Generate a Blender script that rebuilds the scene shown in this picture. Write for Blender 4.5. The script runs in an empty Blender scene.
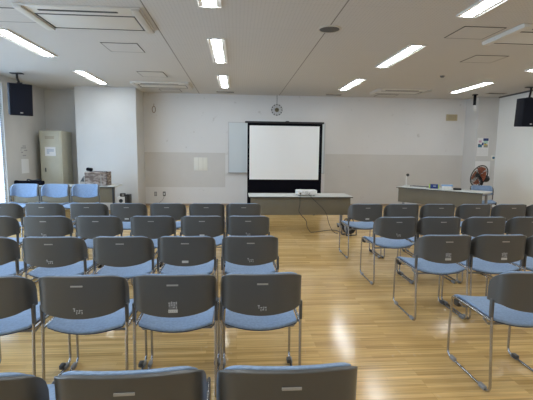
import bpy, bmesh, math, random
from mathutils import Vector, Matrix
random.seed(7)
PI = math.pi
sc = bpy.context.scene
COL = sc.collection

# ------------------------------------------------------------------ materials
def mat(name, color, rough=0.5, metal=0.0, emit=None, strength=0.0, coat=0.0, bump=0.0, bscale=200.0, vary=0.0, vscale=8.0, spec=0.5):
    m = bpy.data.materials.new(name); m.use_nodes = True
    nt = m.node_tree; b = nt.nodes['Principled BSDF']
    b.inputs['Base Color'].default_value = (*color, 1)
    b.inputs['Roughness'].default_value = rough
    b.inputs['Metallic'].default_value = metal
    b.inputs['Coat Weight'].default_value = coat
    b.inputs['Specular IOR Level'].default_value = spec
    if emit:
        b.inputs['Emission Color'].default_value = (*emit, 1)
        b.inputs['Emission Strength'].default_value = strength
    if bump or vary:
        tc = nt.nodes.new('ShaderNodeTexCoord')
    if bump:
        n = nt.nodes.new('ShaderNodeTexNoise'); n.inputs['Scale'].default_value = bscale
        n.inputs['Detail'].default_value = 3
        nt.links.new(tc.outputs['Object'], n.inputs['Vector'])
        bp = nt.nodes.new('ShaderNodeBump'); bp.inputs['Strength'].default_value = bump
        bp.inputs['Distance'].default_value = 0.004
        nt.links.new(n.outputs['Fac'], bp.inputs['Height']); nt.links.new(bp.outputs['Normal'], b.inputs['Normal'])
    if vary:
        n2 = nt.nodes.new('ShaderNodeTexNoise'); n2.inputs['Scale'].default_value = vscale; n2.inputs['Detail'].default_value = 4
        nt.links.new(tc.outputs['Object'], n2.inputs['Vector'])
        r = nt.nodes.new('ShaderNodeValToRGB')
        r.color_ramp.elements[0].position = 0.3; r.color_ramp.elements[1].position = 0.7
        r.color_ramp.elements[0].color = (*[c*(1-vary) for c in color], 1)
        r.color_ramp.elements[1].color = (*[min(1, c*(1+vary)) for c in color], 1)
        nt.links.new(n2.outputs['Fac'], r.inputs['Fac']); nt.links.new(r.outputs['Color'], b.inputs['Base Color'])
    return m

def math_node(nt, op, a, b=None, c=None):
    n = nt.nodes.new('ShaderNodeMath'); n.operation = op
    for i, v in enumerate((a, b, c)):
        if v is None: continue
        if isinstance(v, (int, float)): n.inputs[i].default_value = v
        else: nt.links.new(v, n.inputs[i])
    return n.outputs[0]

def mix_rgb(nt, fac, a, b, mode='MIX'):
    n = nt.nodes.new('ShaderNodeMix'); n.data_type = 'RGBA'; n.blend_type = mode
    for sock, v in ((n.inputs[0], fac), (n.inputs[6], a), (n.inputs[7], b)):
        if isinstance(v, (int, float)): sock.default_value = v
        elif isinstance(v, tuple): sock.default_value = (*v, 1)
        else: nt.links.new(v, sock)
    return n.outputs[2]

def floor_material():
    m = bpy.data.materials.new('oak_strip_floor'); m.use_nodes = True
    nt = m.node_tree; b = nt.nodes['Principled BSDF']
    tc = nt.nodes.new('ShaderNodeTexCoord')
    br = nt.nodes.new('ShaderNodeTexBrick')
    br.offset = 0.37; br.offset_frequency = 3; br.squash = 1.0
    br.inputs['Scale'].default_value = 1.0
    br.inputs['Brick Width'].default_value = 0.62
    br.inputs['Row Height'].default_value = 0.048
    br.inputs['Mortar Size'].default_value = 0.0012
    br.inputs['Mortar Smooth'].default_value = 0.2
    br.inputs['Bias'].default_value = 0.0
    br.inputs['Color1'].default_value = (0, 0, 0, 1); br.inputs['Color2'].default_value = (1, 1, 1, 1)
    br.inputs['Mortar'].default_value = (0.15, 0.15, 0.15, 1)
    nt.links.new(tc.outputs['Object'], br.inputs['Vector'])
    ramp = nt.nodes.new('ShaderNodeValToRGB')
    e = ramp.color_ramp.elements
    e[0].position = 0.0; e[0].color = (0.57, 0.365, 0.135, 1)
    e[1].position = 1.0; e[1].color = (0.83, 0.575, 0.25, 1)
    x = e.new(0.5); x.color = (0.73, 0.485, 0.195, 1)
    nt.links.new(br.outputs['Color'], ramp.inputs['Fac'])
    mp = nt.nodes.new('ShaderNodeMapping'); mp.inputs['Scale'].default_value = (1.3, 70, 1)
    nt.links.new(tc.outputs['Object'], mp.inputs['Vector'])
    gr = nt.nodes.new('ShaderNodeTexNoise'); gr.inputs['Scale'].default_value = 1.0; gr.inputs['Detail'].default_value = 6; gr.inputs['Roughness'].default_value = 0.65
    nt.links.new(mp.outputs[0], gr.inputs['Vector'])
    g = nt.nodes.new('ShaderNodeValToRGB')
    g.color_ramp.elements[0].position = 0.3; g.color_ramp.elements[0].color = (0.56, 0.52, 0.46, 1)
    g.color_ramp.elements[1].position = 0.7; g.color_ramp.elements[1].color = (1.24, 1.24, 1.24, 1)
    nt.links.new(gr.outputs['Fac'], g.inputs['Fac'])
    c = mix_rgb(nt, 1.0, ramp.outputs['Color'], g.outputs['Color'], 'MULTIPLY')
    # worn paler patches and short pale scuffs
    w = nt.nodes.new('ShaderNodeTexNoise'); w.inputs['Scale'].default_value = 0.9; w.inputs['Detail'].default_value = 5
    nt.links.new(tc.outputs['Object'], w.inputs['Vector'])
    wf = nt.nodes.new('ShaderNodeMapRange'); wf.inputs[1].default_value = 0.45; wf.inputs[2].default_value = 0.75; wf.inputs[4].default_value = 0.35
    nt.links.new(w.outputs['Fac'], wf.inputs[0])
    c = mix_rgb(nt, wf.outputs[0], c, (0.76, 0.55, 0.27))
    mp2 = nt.nodes.new('ShaderNodeMapping'); mp2.inputs['Scale'].default_value = (3.0, 1.2, 1); mp2.inputs['Rotation'].default_value = (0, 0, 0.9)
    nt.links.new(tc.outputs['Object'], mp2.inputs['Vector'])
    s = nt.nodes.new('ShaderNodeTexNoise'); s.inputs['Scale'].default_value = 6.0; s.inputs['Detail'].default_value = 6; s.inputs['Distortion'].default_value = 0.6
    nt.links.new(mp2.outputs[0], s.inputs['Vector'])
    sf = nt.nodes.new('ShaderNodeMapRange'); sf.inputs[1].default_value = 0.66; sf.inputs[2].default_value = 0.8; sf.inputs[4].default_value = 0.4
    nt.links.new(s.outputs['Fac'], sf.inputs[0])
    c = mix_rgb(nt, sf.outputs[0], c, (0.72, 0.6, 0.42))
    nt.links.new(c, b.inputs['Base Color'])
    rr = nt.nodes.new('ShaderNodeMapRange'); rr.inputs[3].default_value = 0.1; rr.inputs[4].default_value = 0.24
    nt.links.new(w.outputs['Fac'], rr.inputs[0]); nt.links.new(rr.outputs[0], b.inputs['Roughness'])
    bp = nt.nodes.new('ShaderNodeBump'); bp.inputs['Strength'].default_value = 0.08; bp.inputs['Distance'].default_value = 0.002
    nt.links.new(gr.outputs['Fac'], bp.inputs['Height']); nt.links.new(bp.outputs['Normal'], b.inputs['Normal'])
    b.inputs['Specular IOR Level'].default_value = 0.5
    return m

def ceiling_material():
    m = bpy.data.materials.new('ceiling_board'); m.use_nodes = True
    nt = m.node_tree; b = nt.nodes['Principled BSDF']
    tc = nt.nodes.new('ShaderNodeTexCoord'); sep = nt.nodes.new('ShaderNodeSeparateXYZ')
    nt.links.new(tc.outputs['Object'], sep.inputs[0])
    X, Y = sep.outputs[0], sep.outputs[1]
    def near(v, c, w):
        return math_node(nt, 'LESS_THAN', math_node(nt, 'ABSOLUTE', math_node(nt, 'SUBTRACT', v, c)), w)
    seam = math_node(nt, 'MAXIMUM', near(X, -1.035, 0.008), near(X, 1.17, 0.008))
    # faint cross joints of the boards
    fr = math_node(nt, 'FRACT', math_node(nt, 'DIVIDE', math_node(nt, 'ADD', Y, 20.07), 0.91))
    joint = math_node(nt, 'LESS_THAN', fr, 0.008)
    # fine punched pattern
    px = math_node(nt, 'FRACT', math_node(nt, 'DIVIDE', math_node(nt, 'ADD', X, 20), 0.045))
    py = math_node(nt, 'FRACT', math_node(nt, 'DIVIDE', math_node(nt, 'ADD', Y, 20), 0.045))
    dot = math_node(nt, 'MULTIPLY', math_node(nt, 'LESS_THAN', px, 0.33), math_node(nt, 'LESS_THAN', py, 0.33))
    base = mix_rgb(nt, math_node(nt, 'MULTIPLY', dot, 0.35), (0.60, 0.59, 0.575), (0.36, 0.36, 0.355))
    c = mix_rgb(nt, math_node(nt, 'MULTIPLY', joint, 0.16), base, (0.2, 0.2, 0.2))
    c = mix_rgb(nt, math_node(nt, 'MULTIPLY', seam, 0.75), c, (0.14, 0.13, 0.12))
    nt.links.new(c, b.inputs['Base Color'])
    b.inputs['Roughness'].default_value = 0.8; b.inputs['Specular IOR Level'].default_value = 0.3
    return m

def back_wall_material():
    m = bpy.data.materials.new('back_wall_paint'); m.use_nodes = True
    nt = m.node_tree; b = nt.nodes['Principled BSDF']
    tc = nt.nodes.new('ShaderNodeTexCoord'); sep = nt.nodes.new('ShaderNodeSeparateXYZ')
    nt.links.new(tc.outputs['Object'], sep.inputs[0])
    X, Z = sep.outputs[0], sep.outputs[2]
    gt = lambda v, c: math_node(nt, 'GREATER_THAN', v, c)
    lt = lambda v, c: math_node(nt, 'LESS_THAN', v, c)
    mul = lambda a, c: math_node(nt, 'MULTIPLY', a, c)
    left = mul(mul(lt(X, -0.33), lt(Z, 1.5)), gt(Z, 0.53))
    right = mul(gt(X, 2.52), lt(Z, 1.5))
    band = math_node(nt, 'MAXIMUM', left, right)
    n = nt.nodes.new('ShaderNodeTexNoise'); n.inputs['Scale'].default_value = 1.1; n.inputs['Detail'].default_value = 6
    nt.links.new(tc.outputs['Object'], n.inputs['Vector'])
    up = mix_rgb(nt, n.outputs['Fac'], (0.7, 0.695, 0.685), (0.76, 0.755, 0.75))
    dn = mix_rgb(nt, n.outputs['Fac'], (0.57, 0.55, 0.52), (0.67, 0.655, 0.63))
    c = mix_rgb(nt, band, up, dn)
    sp = nt.nodes.new('ShaderNodeTexNoise'); sp.inputs['Scale'].default_value = 7.0; sp.inputs['Detail'].default_value = 4
    nt.links.new(tc.outputs['Object'], sp.inputs['Vector'])
    sf = nt.nodes.new('ShaderNodeMapRange'); sf.inputs[1].default_value = 0.68; sf.inputs[2].default_value = 0.76; sf.inputs[4].default_value = 0.4
    nt.links.new(sp.outputs['Fac'], sf.inputs[0])
    c = mix_rgb(nt, sf.outputs[0], c, (0.42, 0.40, 0.37))
    nt.links.new(c, b.inputs['Base Color']); b.inputs['Roughness'].default_value = 0.6
    return m

def cardboard_material():
    m = mat('printed_cardboard', (0.25, 0.2, 0.17), 0.85)
    nt = m.node_tree; b = nt.nodes['Principled BSDF']
    tc = nt.nodes.new('ShaderNodeTexCoord')
    mp = nt.nodes.new('ShaderNodeMapping'); mp.inputs['Scale'].default_value = (9, 9, 24)
    nt.links.new(tc.outputs['Object'], mp.inputs[0])
    n = nt.nodes.new('ShaderNodeTexNoise'); n.inputs['Scale'].default_value = 1; n.inputs['Detail'].default_value = 2
    nt.links.new(mp.outputs[0], n.inputs['Vector'])
    r = nt.nodes.new('ShaderNodeValToRGB')
    r.color_ramp.elements[0].position = 0.42; r.color_ramp.elements[0].color = (0.15, 0.11, 0.09, 1)
    r.color_ramp.elements[1].position = 0.66; r.color_ramp.elements[1].color = (0.40, 0.34, 0.30, 1)
    nt.links.new(n.outputs['Fac'], r.inputs['Fac']); nt.links.new(r.outputs['Color'], b.inputs['Base Color'])
    return m

M = dict(
    floor=floor_material(), ceiling=ceiling_material(), backwall=back_wall_material(), carton=cardboard_material(),
    wall=mat('white_wall_paint', (0.74, 0.735, 0.725), 0.6, vary=0.03, vscale=1.5),
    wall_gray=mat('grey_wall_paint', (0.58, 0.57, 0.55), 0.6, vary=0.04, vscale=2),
    backing=mat('faded_sticker', (0.19, 0.19, 0.195), 0.6),
    coupler=mat('coupler_plastic', (0.06, 0.06, 0.062), 0.5),
    wall_pillar=mat('pillar_paint', (0.62, 0.615, 0.60), 0.6, vary=0.03, vscale=1.5),
    reeldark=mat('dark_steel', (0.05, 0.05, 0.055), 0.4, 0.3),
    speakermesh=mat('dark_grille', (0.10, 0.098, 0.095), 0.7),
    panel_white=mat('satin_white_panel', (0.8, 0.8, 0.77), 0.4),
    shell=mat('charcoal_shell', (0.086, 0.086, 0.083), 0.33, bump=0.05, bscale=300),
    fabric=mat('blue_fabric', (0.25, 0.35, 0.51), 0.8, bump=0.25, bscale=420, vary=0.12, vscale=60),
    navy=mat('navy_underside', (0.035, 0.06, 0.12), 0.6),
    chrome=mat('chrome_tube', (0.40, 0.40, 0.41), 0.25, 1.0),
    greyplastic=mat('grey_plastic', (0.27, 0.27, 0.275), 0.5),
    black=mat('black_plastic', (0.012, 0.012, 0.014), 0.45),
    blackcloth=mat('black_cloth', (0.004, 0.004, 0.007), 0.95, bump=0.3, spec=0.1),
    label=mat('pale_label', (0.6, 0.6, 0.58), 0.5),
    residue=mat('grey_residue', (0.45, 0.46, 0.47), 0.7),
    plate=mat('embossed_plate', (0.38, 0.37, 0.35), 0.45),
    ink=mat('dark_ink', (0.03, 0.03, 0.035), 0.7),
    white=mat('white_enamel', (0.8, 0.8, 0.79), 0.4),
    acwhite=mat('ivory_plastic', (0.68, 0.67, 0.64), 0.5),
    accap=mat('aged_ivory_plastic', (0.52, 0.49, 0.44), 0.5),
    slot=mat('dark_slot', (0.06, 0.06, 0.065), 0.7),
    joint=mat('hatch_joint', (0.13, 0.13, 0.13), 0.7),
    lampbar=mat('lit_lamp_bar', (0.9, 0.9, 0.9), 0.5, emit=(0.90, 0.96, 1.0), strength=20.0),
    pane=mat('daylit_blind', (0.8, 0.85, 0.9), 0.6, emit=(0.50, 0.72, 1.0), strength=3.3),
    alu=mat('aluminium', (0.55, 0.56, 0.57), 0.35, 0.8),
    board=mat('white_board', (0.66, 0.72, 0.75), 0.25),
    screen=mat('matte_screen', (0.84, 0.85, 0.85), 0.9),
    tabletop=mat('grey_laminate', (0.60, 0.61, 0.58), 0.35),
    edge=mat('dark_edge_band', (0.05, 0.05, 0.045), 0.5),
    olive=mat('olive_grey_board', (0.155, 0.137, 0.097), 0.6, vary=0.06, vscale=3),
    locker=mat('beige_steel', (0.50, 0.48, 0.38), 0.45, vary=0.03),
    lockershade=mat('beige_steel_shaded', (0.42, 0.40, 0.31), 0.5),  # unused copy of the locker steel, side shade put into the colour
    cream=mat('cream_plate', (0.80, 0.785, 0.71), 0.5),
    yellowed=mat('yellowed_plastic', (0.50, 0.42, 0.26), 0.55),
    paper=mat('paper', (0.8, 0.8, 0.8), 0.8),
    paperblue=mat('blue_ink_print', (0.36, 0.42, 0.52), 0.8),
    orange=mat('orange_blade', (0.34, 0.08, 0.022), 0.4),
    navyblue=mat('navy_package', (0.012, 0.04, 0.20), 0.4),
    lime=mat('lime_edge', (0.45, 0.62, 0.12), 0.5),
    skyblue=mat('pale_blue_card', (0.22, 0.40, 0.66), 0.5),
    brown=mat('brown_strap', (0.30, 0.23, 0.16), 0.7),
    gold=mat('bronze_dial', (0.16, 0.13, 0.07), 0.5),
    greycloth=mat('grey_pouch', (0.33, 0.31, 0.28), 0.8),
    navycal=mat('calendar_navy', (0.03, 0.05, 0.18), 0.7), teal=mat('calendar_teal', (0.05, 0.16, 0.26), 0.7),
    yellow=mat('calendar_yellow', (0.65, 0.47, 0.06), 0.7), pink=mat('calendar_pink', (0.62, 0.40, 0.5), 0.7),
    mint=mat('calendar_mint', (0.45, 0.66, 0.58), 0.7), stone=mat('calendar_grey', (0.32, 0.32, 0.26), 0.7),
    speakerblack=mat('speaker_black', (0.008, 0.009, 0.015), 0.7, spec=0.2),
    grille=mat('speaker_grille', (0.009, 0.010, 0.017), 0.85, bump=0.4, bscale=500, spec=0.2),
)
g = bpy.data.materials.new('clear_acrylic'); g.use_nodes = True
nt = g.node_tree; out = nt.nodes['Material Output']
tr = nt.nodes.new('ShaderNodeBsdfTransparent'); mx = nt.nodes.new('ShaderNodeMixShader'); mx.inputs[0].default_value = 0.12
nt.links.new(tr.outputs[0], mx.inputs[1]); nt.links.new(nt.nodes['Principled BSDF'].outputs[0], mx.inputs[2])
nt.nodes['Principled BSDF'].inputs['Roughness'].default_value = 0.1
nt.links.new(mx.outputs[0], out.inputs[0]); M['acrylic'] = g

# ------------------------------------------------------------------ mesh builder
class MB:
    def __init__(s): s.bm = bmesh.new()
    def box(s, c, d, bevel=0.0, rot=None, seg=2):
        r = bmesh.ops.create_cube(s.bm, size=1.0); vs = r['verts']
        for v in vs: v.co = Vector((v.co.x*d[0], v.co.y*d[1], v.co.z*d[2]))
        if bevel:
            es = list({e for v in vs for e in v.link_edges})
            rb = bmesh.ops.bevel(s.bm, geom=es, offset=bevel, segments=seg, affect='EDGES', profile=0.5)
            vs = list({v for f in rb['faces'] for v in f.verts} | {v for v in vs if v.is_valid})
        for v in vs:
            co = v.co
            if rot is not None: co = rot @ co
            v.co = co + Vector(c)
        return s
    def bx(s, x0, x1, y0, y1, z0, z1, bevel=0.0):
        return s.box(((x0+x1)/2, (y0+y1)/2, (z0+z1)/2), (abs(x1-x0), abs(y1-y0), abs(z1-z0)), bevel)
    def tube(s, pts, r, seg=10, closed=False):
        pts = [Vector(p) for p in pts]; n = len(pts); rings = []
        up = None
        for i, p in enumerate(pts):
            if closed: t = (pts[(i+1) % n] - pts[i-1]).normalized()
            else: t = (pts[min(i+1, n-1)] - pts[max(i-1, 0)]).normalized()
            if up is None:
                a = Vector((0, 0, 1)) if abs(t.z) < 0.9 else Vector((1, 0, 0))
                up = (a - t*a.dot(t)).normalized()
            else:
                up = (up - t*up.dot(t)).normalized()
            side = t.cross(up)
            rings.append([s.bm.verts.new(p + (up*math.cos(2*PI*k/seg) + side*math.sin(2*PI*k/seg))*r) for k in range(seg)])
        for i in range(n if closed else n-1):
            a, b = rings[i], rings[(i+1) % n]
            for k in range(seg):
                s.bm.faces.new((a[k], a[(k+1) % seg], b[(k+1) % seg], b[k]))
        if not closed:
            s.bm.faces.new(rings[0][::-1]); s.bm.faces.new(rings[-1])
        return s
    def lathe(s, prof, c=(0, 0, 0), seg=24, mtx=None, cap=True):
        mtx = mtx or Matrix.Identity(3); c = Vector(c); rings = []
        for (r, z) in prof:
            if r < 1e-6: rings.append([s.bm.verts.new(mtx @ Vector((0, 0, z)) + c)])
            else: rings.append([s.bm.verts.new(mtx @ Vector((r*math.cos(2*PI*k/seg), r*math.sin(2*PI*k/seg), z)) + c) for k in range(seg)])
        for a, b in zip(rings, rings[1:]):
            for k in range(seg):
                q = (k+1) % seg
                if len(a) == 1 and len(b) == 1: continue
                if len(a) == 1: s.bm.faces.new((a[0], b[q], b[k]))
                elif len(b) == 1: s.bm.faces.new((a[k], a[q], b[0]))
                else: s.bm.faces.new((a[k], a[q], b[q], b[k]))
        for ring, flip in ((rings[0], True), (rings[-1], False)):
            if cap and len(ring) > 1: s.bm.faces.new(ring[::-1] if flip else ring)
        return s
    def cyl(s, c, r, h, seg=24, mtx=None):
        return s.lathe([(r, -h/2), (r, h/2)], c, seg, mtx)
    def sheet(s, front, back):
        """closed slab from two grids of points of the same size"""
        n, m = len(front), len(front[0])
        F = [[s.bm.verts.new(p) for p in row] for row in front]
        B = [[s.bm.verts.new(p) for p in row] for row in back]
        for i in range(n-1):
            for j in range(m-1):
                s.bm.faces.new((F[i][j], F[i+1][j], F[i+1][j+1], F[i][j+1]))
                s.bm.faces.new((B[i][j], B[i][j+1], B[i+1][j+1], B[i+1][j]))
        loop = [(i, 0) for i in range(n)] + [(n-1, j) for j in range(1, m)] + [(i, m-1) for i in range(n-2, -1, -1)] + [(0, j) for j in range(m-2, 0, -1)]
        for a, b in zip(loop, loop[1:] + loop[:1]):
            s.bm.faces.new((F[a[0]][a[1]], B[a[0]][a[1]], B[b[0]][b[1]], F[b[0]][b[1]]))
        return s
    def prism(s, poly, h, mtx=None, c=(0, 0, 0)):
        mtx = mtx or Matrix.Identity(3); c = Vector(c)
        a = [s.bm.verts.new(mtx @ Vector((x, y, 0)) + c) for x, y in poly]
        b = [s.bm.verts.new(mtx @ Vector((x, y, h)) + c) for x, y in poly]
        s.bm.faces.new(a[::-1]); s.bm.faces.new(b); n = len(poly)
        for i in range(n): s.bm.faces.new((a[i], a[(i+1) % n], b[(i+1) % n], b[i]))
        return s
    def build(s, name, m, parent=None, smooth=True, angle=40):
        bmesh.ops.recalc_face_normals(s.bm, faces=s.bm.faces[:])
        me = bpy.data.meshes.new(name); s.bm.to_mesh(me); s.bm.free()
        me.materials.append(m)
        if smooth:
            for p in me.polygons: p.use_smooth = True
            me.set_sharp_from_angle(angle=math.radians(angle))
        o = bpy.data.objects.new(name, me); COL.objects.link(o)
        if parent: o.parent = parent
        return o

def tag(o, label, cat, group=None):
    o['label'] = label; o['category'] = cat
    if group: o['group'] = group
    return o
def thing(name, label, cat, loc=(0, 0, 0), rz=0, group=None):
    o = bpy.data.objects.new(name, None); COL.objects.link(o); o.empty_display_size = 0.1
    o.location = loc; o.rotation_euler = (0, 0, rz)
    return tag(o, label, cat, group)
def struct(name, mb, m, parent=None, smooth=False):
    o = mb.build(name, m, parent, smooth=smooth)
    if not parent: o['kind'] = 'structure'
    return o
def copy_tree(o, parent=None):
    c = o.copy(); COL.objects.link(c)
    if parent: c.parent = parent
    for ch in list(o.children): copy_tree(ch, c)
    return c
def arc(c, r, a0, a1, n, fn):
    return [fn(c[0] + r*math.cos(a0+(a1-a0)*k/n), c[1] + r*math.sin(a0+(a1-a0)*k/n)) for k in range(n+1)]
def spline(pts, n=6):
    P = [Vector(p) for p in pts]; P = [P[0]*2-P[1]] + P + [P[-1]*2-P[-2]]; out = []
    for i in range(1, len(P)-2):
        for k in range(n):
            t = k/n; a, b, c, d = P[i-1], P[i], P[i+1], P[i+2]
            out.append(0.5*((2*b) + (c-a)*t + (2*a-5*b+4*c-d)*t*t + (3*b-a-3*c+d)*t**3))
    return out + [P[-2]]

# ------------------------------------------------------------------ the room
H = 3.11; XL, XR, YB, YF = -5.05, 7.2, 11.38, -4.0
struct('floor', MB().bx(XL-0.2, XR+0.2, YF-0.2, YB+0.2, -0.1, 0), M['floor'])
struct('ceiling', MB().bx(XL-0.2, XR+0.2, YF-0.2, YB+0.2, H, H+0.1), M['ceiling'])
struct('wall_back', MB().bx(XL-0.2, XR+0.2, YB, YB+0.15, 0, H), M['backwall'])
struct('wall_front', MB().bx(XL-0.2, XR+0.2, YF-0.15, YF, 0, H), M['wall'])
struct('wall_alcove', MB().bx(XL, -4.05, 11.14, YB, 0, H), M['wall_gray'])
struct('wall_pillar_left', MB().bx(-4.05, -2.555, 10.55, YB, 0, H), M['wall_pillar'])
struct('wall_pillar_right', MB().bx(6.62, XR, 10.75, YB, 0, H), M['wall_pillar'])
struct('wall_right', MB().bx(XR, XR+0.15, YF, YB, 0, H), M['panel_white'])
# left wall with two tall window openings
WZ0, WZ1 = 0.06, 2.98
lw = MB(); wins = [(-0.3, 4.1), (4.6, 9.22)]
lw.bx(XL-0.15, XL, YF, wins[0][0], 0, H); lw.bx(XL-0.15, XL, wins[0][1], wins[1][0], 0, H); lw.bx(XL-0.15, XL, wins[1][1], YB, 0, H)
for a, b in wins:
    lw.bx(XL-0.15, XL, a, b, 0, WZ0); lw.bx(XL-0.15, XL, a, b, WZ1, H)
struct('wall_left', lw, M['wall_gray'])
for i, (a, b) in enumerate(wins):
    f = MB()
    n = 3
    for k in range(n+1):
        y = a + (b-a-0.05)*k/n; f.bx(XL-0.11, XL-0.05, y, y+0.05, WZ0, WZ1)
    f.bx(XL-0.11, XL-0.05, a, b, WZ0, WZ0+0.05); f.bx(XL-0.11, XL-0.05, a, b, WZ1-0.05, WZ1)
    w = struct('window_%d' % (i+1), f, M['alu'])
    MB().bx(XL-0.10, XL-0.09, a+0.02, b-0.02, WZ0+0.02, WZ1-0.02).build('glass_pane', M['pane'], w)
    bl = MB(); z = WZ0+0.06
    while z < WZ1-0.08:
        bl.box((XL-0.035, (a+b)/2, z), (0.026, b-a-0.03, 0.002), rot=Matrix.Rotation(0.5, 3, 'Y')); z += 0.05
    bl.build('blind_slats', M['white'], w)
    MB().bx(XL-0.05, XL-0.012, a+0.01, b-0.01, WZ1-0.05, WZ1-0.005).build('blind_rail', M['white'], w)
struct('dark_strip', MB().bx(XR-0.03, XR, YF, 10.75, H-0.035, H), M['joint'])  # dark strip along the top of the right wall
struct('trim_2', MB().bx(XR-0.012, XR, YF, 10.75, 0, 0.07), M['greyplastic'])
struct('baseboard_back', MB().bx(-2.555, 6.62, YB-0.012, YB, 0, 0.06), M['brown'])

# ------------------------------------------------------------------ chairs
def make_chair(name, label, cat, sticker):
    t = thing(name, label, cat)
    yr, yf, hx, r, zs = -0.245, 0.262, 0.239, 0.0085, 0.472
    for sx in (-1, 1):
        x = sx*hx; R = 0.045
        P = lambda y, z: (x, y, z)
        p = [P(yr+0.042, 0.60), P(yr+0.033, 0.48), P(yr+0.018, 0.28), P(yr, r+R+0.01)]
        p += arc((yr+R, r+R), R, PI, 1.5*PI, 6, P)
        p += arc((yf-R, r+R), R, 1.5*PI, 2*PI, 6, P)
        p += [P(yf, 0.25)]
        p += arc((yf-0.03-0.012, zs-0.03), 0.03, 0, PI/2, 5, lambda y, z: (x, y, z))
        p += [P(0.05, zs), P(-0.12, zs), P(yr+0.034, zs-0.002)]
        MB().tube(p, r).build('side_frame', M['chrome'], t)
    for y, z in ((0.15, 0.425), (-0.13, 0.42)):
        MB().tube([(-hx, y, zs-0.012), (-hx+0.03, y, z), (hx-0.03, y, z), (hx, y, zs-0.012)], 0.008).build('crossbar', M['greyplastic'], t)
    for sx in (-1, 1):
        for y in (yr+0.075, yf-0.075):
            MB().box((sx*hx, y, 0.015), (0.025, 0.065, 0.03), 0.007).build('glide', M['greyplastic'], t)
    MB().box((hx-0.014, yf-0.1, 0.03), (0.03, 0.05, 0.03), 0.006).build('row_coupler', M['coupler'], t)
    for sx in (-1, 1):
        MB().box((sx*(hx-0.012), yf-0.065, 0.437), (0.03, 0.06, 0.045), 0.006).build('corner_bracket', M['black'], t)
    # back shell: gently curved, its side wings wrap forward, lower edge is an arc
    zt, S0, SAG, BR = 0.805, 0.169, 0.014, 0.085
    A0, A1 = math.atan(2*SAG/S0), math.radians(81)
    S1 = S0 + BR*(A1-A0); S2 = S1 + 0.058
    def plan(q):
        a = abs(q); sg = 1 if q >= 0 else -1
        if a <= S0: x, y, n = a, SAG*(a/S0)**2, math.atan(2*SAG*a/S0/S0)
        elif a <= S1:
            n = A0 + (a-S0)/BR
            x = S0 + BR*(math.sin(n)-math.sin(A0)); y = SAG + BR*(math.cos(A0)-math.cos(n))
        else:
            n = A1; x = S0 + BR*(math.sin(n)-math.sin(A0)) + (a-S1)*math.cos(n)
            y = SAG + BR*(math.cos(A0)-math.cos(n)) + (a-S1)*math.sin(n)
        return sg*x, y, sg*n
    def yback(z): return yr - 0.054 - 0.012*max(0.0, (z-0.52)/0.28)**1.3
    def shell(zt, SM, rc, zb0, zb1, off, th, drop, nz=9, n=38):
        F, B = [], []
        for k in range(n+1):
            c = -1+2*k/n; q = SM*(0.7*c + 0.3*math.sin(c*PI/2)) ; d = max(0.0, abs(q)-(SM-rc))/rc
            top = zt - drop*(1 - math.sqrt(max(0.0, 1-d*d)))
            bot = zb0 + (zb1-zb0)*min(1, abs(q)/0.225)**2.0
            x, y, a = plan(q); nx, ny = -math.sin(a), math.cos(a)
            fr, bk = [], []
            for j in range(nz+1):
                z = bot+(top-bot)*j/nz; yy = y+yback(z)
                bk.append(Vector((x+nx*off, yy+ny*off, z))); fr.append(Vector((x+nx*(off+th), yy+ny*(off+th), z)))
            F.append(fr); B.append(bk)
        return F, B
    F, B = shell(zt, S2, 0.185, 0.556, 0.597, 0.0, 0.022, 0.118)
    o = MB().sheet(F, B).build('back_shell', M['shell'], t, angle=50)
    bv = o.modifiers.new('soft_edges', 'BEVEL'); bv.width = 0.010; bv.segments = 3; bv.limit_method = 'ANGLE'; bv.angle_limit = math.radians(50)
    F, B = shell(zt+0.003, S2-0.006, 0.17, 0.563, 0.602, 0.0225, 0.02, 0.105)
    o = MB().sheet(F, B).build('back_cushion', M['fabric'], t, angle=50)
    bv = o.modifiers.new('soft_edges', 'BEVEL'); bv.width = 0.008; bv.segments = 3; bv.limit_method = 'ANGLE'; bv.angle_limit = math.radians(50)
    for sx in (-1, 1):
        MB().box((sx*(hx+0.002), yr+0.04, 0.555), (0.019, 0.028, 0.12), 0.006).build('back_bracket', M['shell'], t)
    # seat, dished across and dropping at the rear
    def seat(y0, y1, wd, zoff, th):
        T, Bm = [], []
        for i in range(17):
            u = -1+2*i/16; tr_, br_ = [], []
            for j in range(13):
                v = j/12; y = y0+(y1-y0)*v
                if v < 0.3: y -= 0.03*(1-u*u)*(1-v/0.3)
                k = 0.02+0.012*(1-v)**2
                z = zs+0.006+zoff-k*(1-u*u) - 0.02*max(0, (v-0.85)/0.15)**2
                tr_.append(Vector((u*wd, y, z))); br_.append(Vector((u*wd, y, z-th)))
            T.append(tr_); Bm.append(br_)
        return T, Bm
    T, Bm = seat(-0.212, 0.266, 0.22, 0.014, 0.018)
    o = MB().sheet(T, Bm).build('seat_cushion', M['fabric'], t, angle=50)
    bv = o.modifiers.new('soft_edges', 'BEVEL'); bv.width = 0.007; bv.segments = 2; bv.limit_method = 'ANGLE'; bv.angle_limit = math.radians(50)
    T, Bm = seat(-0.206, 0.259, 0.217, -0.0045, 0.006)
    MB().sheet(T, Bm).build('seat_pan', M['navy'], t, angle=50)
    # maker's strip near the top, sticker remains near the bottom of the shell
    def on_shell(x0, x1, z0, z1, mb, lift=0.0015):
        y = plan((x0+x1)/2)[1] + yback((z0+z1)/2)
        mb.box(((x0+x1)/2, y-lift/2+0.0003, (z0+z1)/2), (x1-x0, lift, z1-z0), rot=None)
        return mb
    on_shell(-0.032, 0.032, 0.748, 0.756, MB(), 0.006).build('maker_strip', M['plate'], t)
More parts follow.
